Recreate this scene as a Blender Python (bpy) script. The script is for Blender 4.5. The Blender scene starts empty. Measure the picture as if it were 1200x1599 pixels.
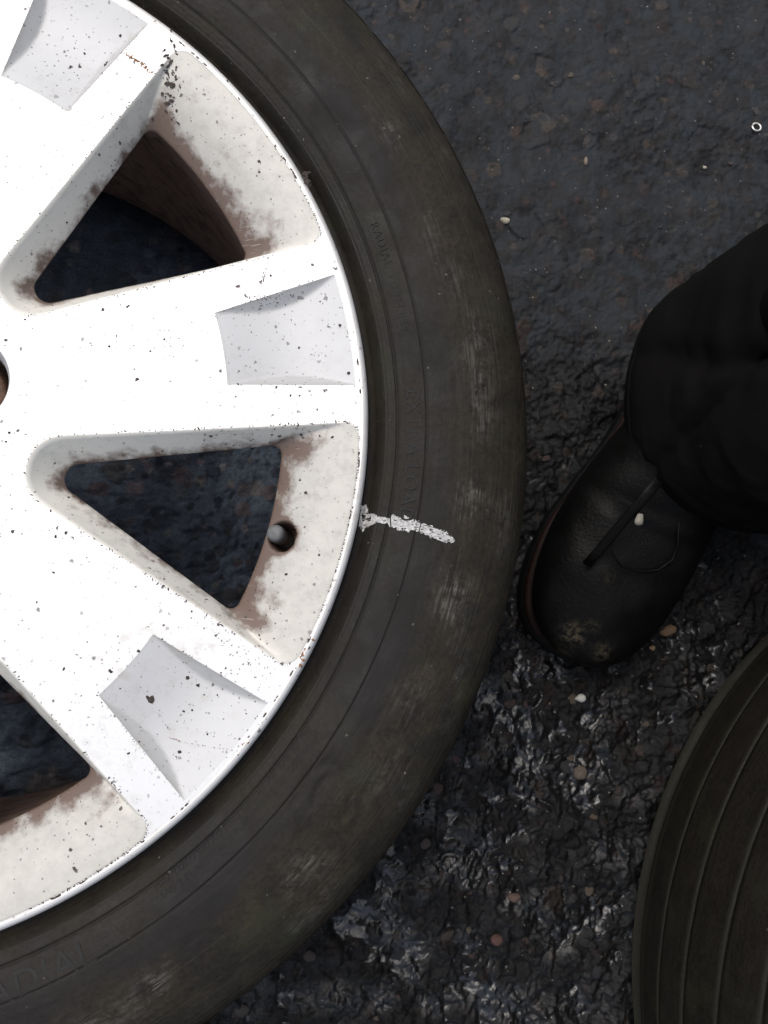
import bpy, bmesh, math, random
import numpy as np
from mathutils import Vector, Matrix
from mathutils.geometry import tessellate_polygon

random.seed(7)
PI = math.pi
scn = bpy.context.scene
COL = scn.collection

# ------------------------------------------------------------------ camera, sky, sun, exposure
S = 0.245                 # radius of the rim in metres
ZR = 0.230                # height of the rim face above the asphalt
CAM = Vector((0.9002 * S, -0.2788 * S, ZR + 1.6038 * S))
CROT = (0.1067, -0.0972, 0.0847)
FPX = 1300.0
cd = bpy.data.cameras.new('camera'); cam = bpy.data.objects.new('camera', cd); COL.objects.link(cam)
cam.location = CAM; cam.rotation_euler = CROT
cd.sensor_fit = 'VERTICAL'; cd.sensor_height = 36; cd.lens = 36 * FPX / 1599
cd.clip_start = 0.01; cd.clip_end = 500
scn.camera = cam

SUN_EL, SUN_AZ = math.radians(62), math.radians(128)      # azimuth counter-clockwise from +X: light from the upper left
w = bpy.data.worlds.new('World'); scn.world = w; w.use_nodes = True
nt = w.node_tree; bg = nt.nodes['Background']
sky = nt.nodes.new('ShaderNodeTexSky'); sky.sky_type = 'NISHITA'; sky.sun_disc = False
sky.sun_elevation = SUN_EL; sky.sun_rotation = math.radians(90) - SUN_AZ
sky.air_density = 1.0; sky.dust_density = 4.0; sky.ozone_density = 1.0
hs = nt.nodes.new('ShaderNodeHueSaturation'); hs.inputs['Saturation'].default_value = .55          # thin bright overcast
nt.links.new(sky.outputs[0], hs.inputs['Color']); nt.links.new(hs.outputs[0], bg.inputs[0]); bg.inputs[1].default_value = 0.15
sl = bpy.data.lights.new('sun', 'SUN'); sl.energy = .62; sl.angle = math.radians(24); sl.color = (1, .95, .88)
so = bpy.data.objects.new('sun', sl); COL.objects.link(so)
sd = Vector((math.cos(SUN_AZ) * math.cos(SUN_EL), math.sin(SUN_AZ) * math.cos(SUN_EL), math.sin(SUN_EL)))
so.rotation_euler = (-sd).to_track_quat('-Z', 'Y').to_euler()
scn.view_settings.view_transform = 'Standard'; scn.view_settings.look = 'None'
scn.view_settings.exposure = 0.78; scn.view_settings.gamma = 1.0
scn.view_settings.use_curve_mapping = False

# ------------------------------------------------------------------ helpers
CR = Matrix.Rotation(CROT[2], 3, 'Z') @ Matrix.Rotation(CROT[1], 3, 'Y') @ Matrix.Rotation(CROT[0], 3, 'X')
def at(px, py, z):
    """world x, y of a spot measured on the photograph, on the real surface at height z"""
    d = CR @ Vector(((px - 600) / FPX, -(py - 799.5) / FPX, -1.0))
    t = (z - CAM.z) / d.z
    p = CAM + d * t
    return (p.x, p.y)

def tag(o, label=None, cat=None, group=None, kind=None):
    if label: o['label'] = label
    if cat: o['category'] = cat
    if group: o['group'] = group
    if kind: o['kind'] = kind
    return o
def empty(name, loc=(0, 0, 0), rz=0):
    o = bpy.data.objects.new(name, None); COL.objects.link(o)
    o.location = loc; o.rotation_euler = (0, 0, rz); o.empty_display_size = .05
    return o
def link(name, me, mat, parent=None, smooth=True):
    o = bpy.data.objects.new(name, me); COL.objects.link(o)
    if mat is not None and not me.materials:
        me.materials.append(mat)
    if smooth: me.shade_smooth()
    if parent: o.parent = parent
    return o
def mesh_np(name, V, F, attrs=None):
    """V (n,3); F (m,k) all quads or all tris"""
    me = bpy.data.meshes.new(name); V = np.asarray(V, np.float32); F = np.asarray(F, np.int32)
    k = F.shape[1]
    me.vertices.add(len(V)); me.vertices.foreach_set('co', V.ravel())
    me.loops.add(F.size); me.loops.foreach_set('vertex_index', F.ravel())
    me.polygons.add(len(F)); me.polygons.foreach_set('loop_start', np.arange(0, F.size, k, dtype=np.int32))
    me.polygons.foreach_set('loop_total', np.full(len(F), k, np.int32))
    me.update(calc_edges=True)
    for n, a in (attrs or {}).items():
        a = np.asarray(a, np.float32)
        if a.ndim == 1:
            at_ = me.attributes.new(n, 'FLOAT', 'POINT'); at_.data.foreach_set('value', a)
        elif a.shape[1] == 3:
            at_ = me.attributes.new(n, 'FLOAT_VECTOR', 'POINT'); at_.data.foreach_set('vector', a.ravel())
        else:
            at_ = me.attributes.new(n, 'FLOAT_COLOR', 'POINT'); at_.data.foreach_set('color', a.ravel())
    return me
def grid_faces(nu, nv, closed=False):
    i = np.arange(nu - 1)[:, None]; j = np.arange(nv if closed else nv - 1)[None, :]
    a = i * nv + j; b = i * nv + (j + 1) % nv
    return np.stack([a, a + nv, b + nv, b], -1).reshape(-1, 4)

_lat = {}
def vn(x, y, sc, seed):
    """smooth value noise in -1..1"""
    if seed not in _lat: _lat[seed] = np.random.RandomState(seed).uniform(-1, 1, (256, 256))
    L = _lat[seed]; x = np.asarray(x) / sc + 1000.3; y = np.asarray(y) / sc + 1000.7
    xi = np.floor(x).astype(int); yi = np.floor(y).astype(int); fx = x - xi; fy = y - yi
    fx = fx * fx * fx * (fx * (fx * 6 - 15) + 10); fy = fy * fy * fy * (fy * (fy * 6 - 15) + 10)
    g = lambda i, j: L[i % 256, j % 256]
    return (g(xi, yi) * (1 - fx) + g(xi + 1, yi) * fx) * (1 - fy) + (g(xi, yi + 1) * (1 - fx) + g(xi + 1, yi + 1) * fx) * fy
def fbm(x, y, sc, seed, o=4, g=.5):
    s = 0; a = 1
    for k in range(o):
        s = s + a * vn(x, y, sc / 2 ** k, seed + 31 * k); a *= g
    return s

class M:
    """small node-material builder"""
    def __init__(s, name):
        s.m = bpy.data.materials.new(name); s.m.use_nodes = True; s.t = s.m.node_tree
        s.b = s.t.nodes['Principled BSDF']
    def n(s, typ, **kw):
        nd = s.t.nodes.new(typ)
        for k, v in kw.items(): setattr(nd, k, v)
        return nd
    def l(s, a, b): s.t.links.new(a, b)
    def obj(s):
        return s.n('ShaderNodeTexCoord').outputs['Object']
    def attr(s, name, out='Fac'):
        return s.n('ShaderNodeAttribute', attribute_name=name).outputs[out]
    def noise(s, vec, scale, detail=4, rough=.55, out='Fac', dist=0):
        nd = s.n('ShaderNodeTexNoise'); nd.inputs['Scale'].default_value = scale
        nd.inputs['Detail'].default_value = detail; nd.inputs['Roughness'].default_value = rough
        nd.inputs['Distortion'].default_value = dist
        s.l(vec, nd.inputs['Vector']); return nd.outputs[out]
    def scalev(s, vec, v):
        nd = s.n('ShaderNodeVectorMath', operation='MULTIPLY'); s.l(vec, nd.inputs[0]); nd.inputs[1].default_value = v
        return nd.outputs[0]
    def ramp(s, f, stops, interp='LINEAR'):
        nd = s.n('ShaderNodeValToRGB'); nd.color_ramp.interpolation = interp; e = nd.color_ramp.elements
        while len(e) < len(stops): e.new(.5)
        for el, (p, c) in zip(e, stops):
            el.position = p; el.color = (c, c, c, 1) if isinstance(c, (int, float)) else (*c, 1)
        s.l(f, nd.inputs[0]); return nd.outputs[0]
    def mix(s, f, a, b, mode='MIX'):
        nd = s.n('ShaderNodeMix', data_type='RGBA', blend_type=mode)
        for sock, v in ((nd.inputs[0], f), (nd.inputs[6], a), (nd.inputs[7], b)):
            if hasattr(v, 'links'): s.l(v, sock)
            elif isinstance(v, (int, float)): sock.default_value = v if sock == nd.inputs[0] else (v, v, v, 1)
            else: sock.default_value = (*v, 1)
        return nd.outputs[2]
    def math(s, op, a, b=0., clamp=False):
        nd = s.n('ShaderNodeMath', operation=op, use_clamp=clamp)
        for sock, v in zip(nd.inputs, (a, b)):
            if hasattr(v, 'links'): s.l(v, sock)
            else: sock.default_value = v
        return nd.outputs[0]
    def dots(s, vec, scale, rad, keep):
        """scattered irregular specks: 1 in a speck"""
        v = s.n('ShaderNodeTexVoronoi'); v.inputs['Scale'].default_value = scale; v.inputs['Randomness'].default_value = 1
        wv = s.n('ShaderNodeVectorMath', operation='ADD')
        nz = s.n('ShaderNodeTexNoise'); nz.inputs['Scale'].default_value = scale * 2.2; s.l(vec, nz.inputs['Vector'])
        sc = s.n('ShaderNodeVectorMath', operation='SCALE'); s.l(nz.outputs['Color'], sc.inputs[0]); sc.inputs['Scale'].default_value = .6 / scale
        s.l(vec, wv.inputs[0]); s.l(sc.outputs[0], wv.inputs[1]); s.l(wv.outputs[0], v.inputs['Vector'])
        sep = s.n('ShaderNodeSeparateColor'); s.l(v.outputs['Color'], sep.inputs[0])
        on = s.math('GREATER_THAN', sep.outputs[0], 1 - keep)
        r = s.math('MULTIPLY', sep.outputs[1], rad)
        return s.math('MULTIPLY', on, s.math('LESS_THAN', v.outputs['Distance'], r))
    def bump(s, h, dist, strength=1., prev=None):
        nd = s.n('ShaderNodeBump'); nd.inputs['Distance'].default_value = dist; nd.inputs['Strength'].default_value = strength
        s.l(h, nd.inputs['Height'])
        if prev is not None: s.l(prev, nd.inputs['Normal'])
        return nd.outputs[0]
    def set(s, color=None, rough=None, metal=None, normal=None, spec=None, coat=None):
        for nm, v in (('Base Color', color), ('Roughness', rough), ('Metallic', metal), ('Normal', normal), ('Specular IOR Level', spec), ('Coat Weight', coat)):
            if v is None: continue
            if hasattr(v, 'links'): s.l(v, s.b.inputs[nm])
            elif isinstance(v, tuple): s.b.inputs[nm].default_value = (*v, 1)
            else: s.b.inputs[nm].default_value = v
        return s.m
def plain(name, c, r=.5, metal=0., noise=0., scale=200, bump=0.):
    m = M(name); v = m.obj(); n = m.noise(v, scale)
    lo = tuple(x * (1 - noise) for x in c); hi = tuple(min(1, x * (1 + noise)) for x in c)
    m.set(color=m.ramp(n, [(.3, lo), (.7, hi)]), rough=r, metal=metal)
    if bump: m.set(normal=m.bump(n, bump))
    return m.m

# ------------------------------------------------------------------ materials
def mat_asphalt():
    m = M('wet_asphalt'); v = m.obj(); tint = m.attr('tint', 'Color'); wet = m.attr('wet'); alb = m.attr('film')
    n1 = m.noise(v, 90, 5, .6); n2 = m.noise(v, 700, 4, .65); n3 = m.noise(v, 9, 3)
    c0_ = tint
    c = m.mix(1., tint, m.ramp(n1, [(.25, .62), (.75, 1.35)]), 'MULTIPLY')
    c = m.mix(1., c, m.ramp(n2, [(.3, .6), (.7, 1.4)]), 'MULTIPLY')
    c = m.mix(m.math('MULTIPLY', alb, m.ramp(n1, [(.3, .3), (.62, .95)])), c, (.0165, .0200, .0240))
    c = m.mix(m.math('MULTIPLY', wet, .55), c, (.004, .004, .0045))
    grit = m.dots(v, 420, .28, .06)
    c = m.mix(grit, c, (.15, .13, .11))
    r = m.mix(wet, m.ramp(n2, [(.3, .42), (.7, .62)]), m.ramp(n1, [(.3, .04), (.7, .13)]))
    m.b.inputs['IOR'].default_value = 1.66
    b = m.bump(n2, .0007, 1.); b2 = m.bump(m.noise(v, 2200, 2), .00015, 1., b)
    mixn = m.n('ShaderNodeMix', data_type='VECTOR'); m.l(wet, mixn.inputs[0]); m.l(b2, mixn.inputs[4])
    b3 = m.bump(m.noise(v, 1300, 3, .7), .00012, 1., m.bump(m.noise(v, 420, 4, .7), .00045, 1.)); m.l(b3, mixn.inputs[5])
    return m.set(color=c, rough=r, normal=mixn.outputs[1], spec=m.mix(wet, .08, .38))
def mat_stone(name, c, r=.45):
    m = M(name); v = m.obj(); n = m.noise(v, 260, 5, .65); n2 = m.noise(v, 900, 3)
    col = m.ramp(n, [(.25, tuple(x * .45 for x in c)), (.75, tuple(x * 1.5 for x in c))])
    return m.set(color=col, rough=m.ramp(n2, [(.3, r * .6), (.7, min(1, r * 1.3))]), normal=m.bump(n2, .0006))
def alloy(name, base, rough, metal, speck=1., dirt=0., tintc=(.255, .247, .225)):
    """base silver coat with grime, pits and fine specks"""
    m = M(name); v = m.obj()
    n1 = m.noise(v, 24, 5, .6); n2 = m.noise(v, 150, 5, .7); n3 = m.noise(v, 1500, 2); big = m.noise(v, 9, 3)
    c = m.mix(m.ramp(n1, [(.42, 0.), (.8, .35)]), base, tuple(x * .82 for x in base))
    g = m.math('MULTIPLY', m.ramp(n2, [(.5, 0.), (.68, 1.)]), m.ramp(n1, [(.45, .08), (.66, .7)]))
    c = m.mix(m.math('MULTIPLY', g, .9), c, (.33, .31, .275))
    c = m.mix(m.math('MULTIPLY', m.attr('grime_shade'), m.ramp(n2, [(.3, .78), (.65, 1.)])), c, tintc)
    st = m.math('ADD', m.attr('stain'), m.math('MULTIPLY', m.math('SUBTRACT', m.noise(v, 95, 5, .62), .5), 1.5))
    c = m.mix(m.ramp(st, [(.34, 0.), (.52, .42), (.70, .9)]), c, m.mix(n2, (.042, .021, .014), (.115, .064, .042)))
    s1 = m.dots(v, 260, .26, .20 * speck); s2 = m.dots(v, 620, .32, .22 * speck); s3 = m.dots(v, 110, .12, .10 * speck)
    sp = m.math('MAXIMUM', m.math('MAXIMUM', s1, s3), m.math('MULTIPLY', s2, .7))
    sp = m.math('MULTIPLY', sp, m.ramp(m.noise(v, 34, 4), [(.42, .38), (.6, 1.)]))
    c = m.mix(sp, c, (.045, .035, .03))
    # faint scratches
    wv = m.n('ShaderNodeTexNoise'); wv.inputs['Scale'].default_value = 60; wv.inputs['Detail'].default_value = 2
    rot = m.n('ShaderNodeMapping'); rot.inputs['Rotation'].default_value = (0, 0, .9); rot.inputs['Scale'].default_value = (1, 22, 1)
    m.l(v, rot.inputs[0]); m.l(rot.outputs[0], wv.inputs['Vector'])
    scr = m.math('MULTIPLY', m.ramp(wv.outputs['Fac'], [(.66, 0.), (.69, 1.)]), m.ramp(n1, [(.5, 0.), (.62, .5)]))
    c = m.mix(scr, c, (.40, .37, .33))
    b = m.bump(n3, .00006, 1.); b = m.bump(sp, -.0002 if 0 else .0002, 1., b)
    return m.set(color=c, rough=m.mix(sp, rough, .9), metal=m.mix(m.math('MAXIMUM', sp, m.attr('stain')), metal, 0.), normal=b)
def mat_rubber(name, dusty=1., green=0.):
    m = M(name); v = m.obj(); uv = m.attr('pol', 'Vector')     # pol = (angle*r, arc length, 0) in metres
    st = m.scalev(uv, (6., 95., 1.)); st2 = m.scalev(uv, (20., 420., 1.))
    n1 = m.noise(v, 18, 5, .6); n2 = m.noise(st, 1, 5, .6); n3 = m.noise(st2, 1, 4, .6); n4 = m.noise(v, 480, 4, .65); n5 = m.noise(v, 55, 5, .62, dist=.6)
    c = m.mix(1., m.mix(n2, (.0070, .0060, .0050), (.0115, .0096, .0076)), m.ramp(n4, [(.3, .72), (.7, 1.55)]), 'MULTIPLY')
    zone = m.attr('zone')            # 1 = cleaner blue-grey band, 0 = dusty outer sidewall
    c = m.mix(m.math('MULTIPLY', zone, m.ramp(n1, [(.3, .35), (.65, 1.)])), c, (.0098, .0091, .0092))
    dz = m.math('SUBTRACT', 1., m.math('MULTIPLY', zone, .85))
    dust = m.math('MULTIPLY', m.ramp(n5, [(.38, .12), (.66, 1.)]), m.math('MULTIPLY', dz, m.ramp(n4, [(.3, .25), (.7, 1.)])))
    c = m.mix(m.math('MULTIPLY', dust, .85 * dusty), c, (.029, .0235, .0150))
    c = m.mix(m.math('MULTIPLY', m.ramp(n3, [(.52, 0.), (.7, .25)]), dz), c, (.030, .026, .020))
    c = m.mix(m.math('MULTIPLY', m.ramp(m.noise(v, 30, 4), [(.56, 0.), (.7, .5)]), dz), c, (.020, .021, .0105))
    sc = m.math('MULTIPLY', m.attr('scuff'), m.ramp(m.noise(m.scalev(uv, (60., 700., 1.)), 1, 4, .7), [(.42, 0.), (.66, 1.)]))
    sc2 = m.math('MULTIPLY', sc, m.ramp(m.noise(v, 170, 4, .7), [(.4, 0.), (.6, 1.)]))
    c = m.mix(sc2, c, (.10, .095, .085))
    gr = m.math('MULTIPLY', m.dots(v, 380, .22, .05), m.ramp(n1, [(.4, .2), (.6, 1.)]))
    c = m.mix(gr, c, (.10, .09, .07))
    if green: c = m.mix(m.math('MULTIPLY', m.attr('moss'), m.ramp(n5, [(.3, .25), (.6, 1.)])), c, (.0115, .0118, .0080))
    b = m.bump(n4, .00025); b = m.bump(n3, .00015, 1., b); b = m.bump(n2, .00025, 1., b)
    return m.set(color=c, rough=m.ramp(n5, [(.3, .46), (.7, .75)]), normal=b, spec=.13)
def mat_leather():
    m = M('black_leather'); v = m.obj(); n1 = m.noise(v, 40, 5, .6); n2 = m.noise(v, 420, 4, .65)
    c = m.mix(n1, (.0014, .0013, .0012), (.0032, .0030, .0028))
    sc = m.math('MULTIPLY', m.attr('scuff'), m.ramp(m.noise(v, 210, 5, .75), [(.44, 0.), (.62, 1.)]))
    c = m.mix(sc, c, (.085, .072, .046))
    return m.set(color=c, rough=m.ramp(n1, [(.3, .34), (.7, .6)]), normal=m.bump(n2, .0005), spec=.09)
def mat_cloth():
    m = M('black_work_cloth'); v = m.obj(); n = m.noise(v, 30, 4)
    wx = m.n('ShaderNodeTexWave'); wx.inputs['Scale'].default_value = 420; m.l(v, wx.inputs['Vector']); wx.bands_direction = 'DIAGONAL'
    c = m.mix(n, (.0030, .0028, .0027), (.0055, .0050, .0048))
    c = m.mix(m.dots(v, 90, .06, .12), c, (.10, .09, .075))
    b = m.bump(wx.outputs['Fac'], .00015); b = m.bump(m.noise(v, 60, 4), .002, 1., b)
    m.b.inputs['Sheen Weight'].default_value = .0
    return m.set(color=c, rough=.95, normal=b, spec=.05)
MAT = dict(
    asphalt=mat_asphalt(), face=alloy('silver_face_paint', (.575, .575, .57), .42, .25, 1.2),
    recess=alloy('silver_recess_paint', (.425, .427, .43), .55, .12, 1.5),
    pocket=alloy('silver_window_paint', (.60, .58, .525), .5, .05, 1.3),
    lip=alloy('silver_lip_paint', (.58, .57, .55), .45, .25, .8),
    barrel=alloy('brake_dusted_barrel', (.21, .135, .10), .8, 0., .4),
    rubber=mat_rubber('tyre_rubber'), rubber2=mat_rubber('second_tyre_rubber', .35, 1),
    block=mat_rubber('dusty_tread_rubber', 1.4),
    letter=plain('dark_lettering', (.0056, .0050, .0044), .85, noise=.35),  # letters darker than the sidewall rubber
    chalk=None, leather=mat_leather(), cloth=mat_cloth(),
    welt=plain('red_brown_welt', (.009, .0028, .0022), .6, noise=.9, scale=22),
    sole=plain('black_rubber_sole', (.004, .004, .004), .6, noise=.3, scale=150, bump=.001),
    dirt=plain('dark_grit', (.030, .022, .018), .9, noise=.5, scale=600),
    rust=plain('rust_crust', (.17, .075, .03), .9, noise=.5, scale=500),
    steel=plain('bright_steel', (.62, .60, .56), .35, .7, noise=.2, scale=600),
    valve=plain('grey_valve_cap', (.085, .088, .09), .6, noise=.25, scale=500),
    valve_rubber=plain('valve_rubber', (.02, .02, .02), .6, noise=.3),
    skin=plain('skin', (.45, .27, .19), .55, noise=.1, scale=60), hair=plain('brown_hair', (.04, .025, .015), .7, noise=.4, scale=300),
    nut=plain('rusty_metal', (.10, .055, .035), .75, noise=.6, scale=260, bump=.0008),
)
for k_ in ('welt', 'sole'): MAT[k_].node_tree.nodes['Principled BSDF'].inputs['Specular IOR Level'].default_value = .1
def mat_chalk():
    m = M('white_marker_paint'); v = m.obj(); n = m.noise(v, 700, 4, .7); n2 = m.noise(v, 220, 3)
    c = m.mix(m.ramp(n, [(.36, 0.), (.70, 1.)]), (.22, .215, .21), (.52, .515, .50))
    return m.set(color=m.mix(m.ramp(n2, [(.35, .35), (.6, 0.)]), c, (.25, .24, .23)), rough=.75, normal=m.bump(n, .0001))
MAT['chalk'] = mat_chalk()

# ------------------------------------------------------------------ ground: one sheet, dense where the photo looks
def axis(parts):
    out = [parts[0][0]]
    for a, b, st in parts:
        n = max(1, int(round((b - a) / st))); out += list(np.linspace(a, b, n + 1)[1:])
    return np.array(out)
GX = axis([(-60, -10, 10), (-10, -.9, 1.5), (-.9, -.3, .02), (-.3, -.13, .01), (-.13, .13, .0024), (.13, .64, .00115), (.64, .72, .004), (.72, 1.4, .02), (1.4, 10, 1.4), (10, 60, 10)])
GY = axis([(-60, -10, 10), (-10, -1.2, 1.5), (-1.2, -.52, .02), (-.52, -.46, .005), (-.46, .52, .00115), (.52, .6, .006), (.6, 1.3, .02), (1.3, 10, 1.4), (10, 60, 10)])
X, Y = np.meshgrid(GX, GY, indexing='ij')
rough = np.clip((.30 - Y + .15 * vn(X, Y, .08, 5)) / .28, 0, 1)          # upper part worn smooth, lower part open and coarse
near = np.clip((1.05 - np.hypot(X - .3, Y)) / .35, 0, 1); near = near * near * (3 - 2 * near)
H = .0022 * fbm(X, Y, .05, 11, 3) + (.00045 + .0026 * rough) * fbm(X, Y, .016, 12, 4, .6)
wx_, wy_ = .008 * fbm(X, Y, .02, 17, 2), .008 * fbm(X, Y, .02, 18, 2); ridg = 1 - np.abs(fbm(X + wx_, (Y + wy_) * .6, .012, 13, 3, .55)); H += rough * (.0016 * (ridg - .6) + .0019 * fbm(X + wx_, Y, .0095, 19, 4, .62))
tint = np.empty(X.shape + (4,), np.float32)
tint[...] = (.0125, .0128, .0135, 1); tint[..., :3] *= (1 + .35 * vn(X, Y, .03, 20))[..., None]
PALETTE = [(.014, .013, .013), (.018, .016, .015), (.012, .0125, .014), (.022, .018, .015), (.031, .019, .016), (.016, .016, .018), (.040, .029, .021), (.010, .010, .011)]
rs = np.random.RandomState(3)
def stamp(n, rmin, rmax, x0, x1, y0, y1, hk):
    for _ in range(n):
        cx, cy = rs.uniform(x0, x1), rs.uniform(y0, y1); r = rmin + (rmax - rmin) * rs.rand() ** 2.2
        i0, i1 = np.searchsorted(GX, (cx - r * 1.5, cx + r * 1.5)); j0, j1 = np.searchsorted(GY, (cy - r * 1.5, cy + r * 1.5))
        if i1 - i0 < 2 or j1 - j0 < 2: continue
        x = X[i0:i1, j0:j1] - cx; y = Y[i0:i1, j0:j1] - cy
        hk_ = hk * (.22 + .78 * float(np.clip((.30 - cy) / .3, 0, 1))); d = np.zeros_like(x); nk = rs.randint(5, 8); a0 = rs.uniform(0, 6.28); asp = rs.uniform(.65, 1)
        for k in range(nk):                                              # angular, many-sided outline
            a = a0 + 6.283 * k / nk + rs.uniform(-.3, .3)
            d = np.maximum(d, (math.cos(a) * x + math.sin(a) * y) / (r * (asp if k % 2 else 1)))
        m = d < 1.08
        tx, ty = rs.uniform(-.25, .25, 2); hh = r * hk_ * rs.uniform(.3, 1)
        z = hh * np.clip((1.05 - d) / .22, 0, 1) ** .6 + tx * x * .5 + ty * y * .5
        s = H[i0:i1, j0:j1]; base = np.mean(s)
        s[m] = np.maximum(s[m] * .5 + base * .5, base - .0008) * .6 + s[m] * .4 + z[m] - .2 * hh
        ring = (d >= 1.0) & (d < 1.3); s[ring] -= hh * .30
        c = PALETTE[rs.randint(len(PALETTE))]
        T = tint[i0:i1, j0:j1]; c = np.array(c) * .72 + np.array(c).mean() * .28 * np.array([.98, 1., 1.04]); T[m & (d < 1.0), :3] = np.array(c) * rs.uniform(.7, 1.15) * (.55 + .45 * (1 - float(np.clip((.30 - cy) / .3, 0, 1))))
stamp(260, .006, .012, .1, .66, -.48, .54, .13)
stamp(3000, .0025, .0065, .08, .66, -.48, .54, .20)
stamp(3200, .0016, .0032, .1, .66, -.48, .54, .35)
stamp(500, .003, .009, -.14, .1, -.3, .35, .35)
H += near * (.00035 * vn(X, Y, .0032, 40) + .00045 * vn(X, Y, .0021, 41)) * (0.62 + .68 * rough)
# wet film: fills the lows of the coarse part and lies level there
wl = -.0031 + .0013 * fbm(X, Y, .045, 60, 3) + .0017 * fbm(X, Y, .0085, 63, 3, .65) - (1 - rough) * .006 + .0012 * np.exp(-((X - .37) ** 2 + (Y + .16) ** 2) / .008)
low_ = .12 + .88 * np.clip((.06 - Y + .06 * vn(X, Y, .05, 66)) / .14, 0, 1)
wetm = np.clip((wl - H) / .0005 + .5, 0, 1) * low_
Hs = np.maximum(H, wl + .30 * (H - wl))
band_ = np.exp(-((X - .385 - .25 * (Y + .2)) / .07) ** 2)
damp = rough * (.35 + .65 * band_) * np.clip(.10 + .8 * fbm(X, Y, .022, 61, 4), 0, 1) * low_
wet = np.clip(np.maximum(wetm, damp * .85), 0, 1) * near * (1 - .6 * np.clip((.24 - np.hypot(X, Y)) / .04, 0, 1))
under = np.clip((.24 - np.hypot(X, Y)) / .04, 0, 1)                      # inside the rim: bluish haze and missing light painted into the tint
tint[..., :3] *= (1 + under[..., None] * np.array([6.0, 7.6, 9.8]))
film = (1 - under) * np.clip(1.2 - rough * near * 1.3 + .3 * fbm(X, Y, .05, 70, 3), 0, 1) * np.clip(.55 + fbm(X, Y, .008, 71, 3), 0, 1)
Hs = (Hs - .004) * near - .002 * (1 - near)
tint[..., :3] *= (1 - .4 * rough * (1 - under))[..., None]
def gz(x, y):
    i = min(len(GX) - 1, int(np.searchsorted(GX, x))); j = min(len(GY) - 1, int(np.searchsorted(GY, y))); return float(Hs[i, j])
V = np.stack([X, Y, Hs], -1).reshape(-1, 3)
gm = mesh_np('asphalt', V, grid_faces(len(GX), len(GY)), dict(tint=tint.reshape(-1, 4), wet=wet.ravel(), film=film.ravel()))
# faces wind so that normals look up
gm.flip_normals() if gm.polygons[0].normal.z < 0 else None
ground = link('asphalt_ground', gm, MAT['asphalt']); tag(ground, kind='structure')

def stone_mesh(seed, flat=.55):
    r = random.Random(seed); bm = bmesh.new(); bmesh.ops.create_icosphere(bm, subdivisions=2, radius=1)
    planes = [(Vector((r.gauss(0, 1), r.gauss(0, 1), r.gauss(0, .7))).normalized(), r.uniform(.62, .9)) for _ in range(9)]
    for v in bm.verts:
        for n, d in planes:
            q = v.co.dot(n)
            if q > d: v.co -= n * (q - d) * .9
        v.co.z *= flat; v.co += Vector((r.gauss(0, .02), r.gauss(0, .02), r.gauss(0, .02)))
    me = bpy.data.meshes.new('stone'); bm.to_mesh(me); bm.free(); return me
smats = [mat_stone('stone_grey', (.018, .018, .019)), mat_stone('stone_brown', (.028, .021, .017)), mat_stone('stone_red', (.036, .020, .017)),
         mat_stone('stone_slate', (.013, .0135, .015)), mat_stone('stone_tan', (.065, .050, .036))]
smesh = []
for k in range(15):
    me = stone_mesh(100 + k); me.materials.append(smats[[0, 1, 3, 0, 2, 3, 1, 4][k % 8]]); me.shade_smooth(); smesh.append(me)
def seen(x, y):          # clear of both tyres and the boot
    return math.hypot(x, y) > .315 and math.hypot(x - .8035, y + .2918) > .33 and not (.40 < x < .56 and -.08 < y < .2)
cnt = 0
while cnt < 290:
    low = cnt < 160
    x, y = (rs.uniform(.14, .60), rs.uniform(-.44, .02)) if low else (rs.uniform(.14, .60), rs.uniform(.0, .5))
    if not seen(x, y): continue
    cnt += 1
    o = bpy.data.objects.new('stone', smesh[rs.randint(15)]); COL.objects.link(o); o.parent = ground
    s = (.0024 + .0048 * rs.rand() ** 1.6) if low else (.0014 + .0036 * rs.rand() ** 2)
    o.location = (x, y, gz(x, y) - s * (.15 if low else .1)); o.scale = (s * rs.uniform(.8, 1.3), s * rs.uniform(.65, 1), s * rs.uniform(.6, .95) * (.7 if low else .5))
    o.rotation_euler = (rs.uniform(-.35, .35), rs.uniform(-.35, .35), rs.uniform(0, 6.28))

# ------------------------------------------------------------------ the alloy wheel with its tyre
PH = -.2736; P7 = 2 * PI / 7
wheel = empty('car_wheel', (0, 0, 0))
tag(wheel, 'silver seven spoke alloy wheel with dusty black tyre lying flat on wet asphalt', 'wheel')
def pol(r, t, z, ang):
    """sector frame (r along axis, t clockwise, in rim radii) -> world metres"""
    c, s = math.cos(-ang), math.sin(-ang)
    return (S * (c * r + s * t), S * (s * r - c * t), ZR + S * z)
def round_poly(pts, rads, n=8):
    out = []; N = len(pts)
    for i in range(N):
        p0, p1, p2 = Vector(pts[i - 1]), Vector(pts[i]), Vector(pts[(i + 1) % N]); r = rads[i]
        a = (p0 - p1).normalized(); b = (p2 - p1).normalized(); ang = a.angle(b)
        d = min(r / math.tan(ang / 2), (p0 - p1).length * .48, (p2 - p1).length * .48); r = d * math.tan(ang / 2)
        c = p1 + (a + b).normalized() * (r / math.sin(ang / 2))
        s = (p1 + a * d) - c; e = (p1 + b * d) - c
        for k in range(n + 1):
            v = s.lerp(e, k / n)
            # slerp on the arc
            th = s.angle(e); f = k / n
            v = (s * math.sin((1 - f) * th) + e * math.sin(f * th)) / math.sin(th) if th > 1e-4 else v
            out.append(c + v)
    return out
def resample(pts, n, start_axis=True):
    P = np.array([(p[0], p[1]) for p in pts]); P = np.vstack([P, P[:1]]); L = np.r_[0, np.cumsum(np.linalg.norm(np.diff(P, axis=0), axis=1))]
    t = np.linspace(0, L[-1], n, endpoint=False); return np.c_[np.interp(t, L, P[:, 0]), np.interp(t, L, P[:, 1])]
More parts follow.
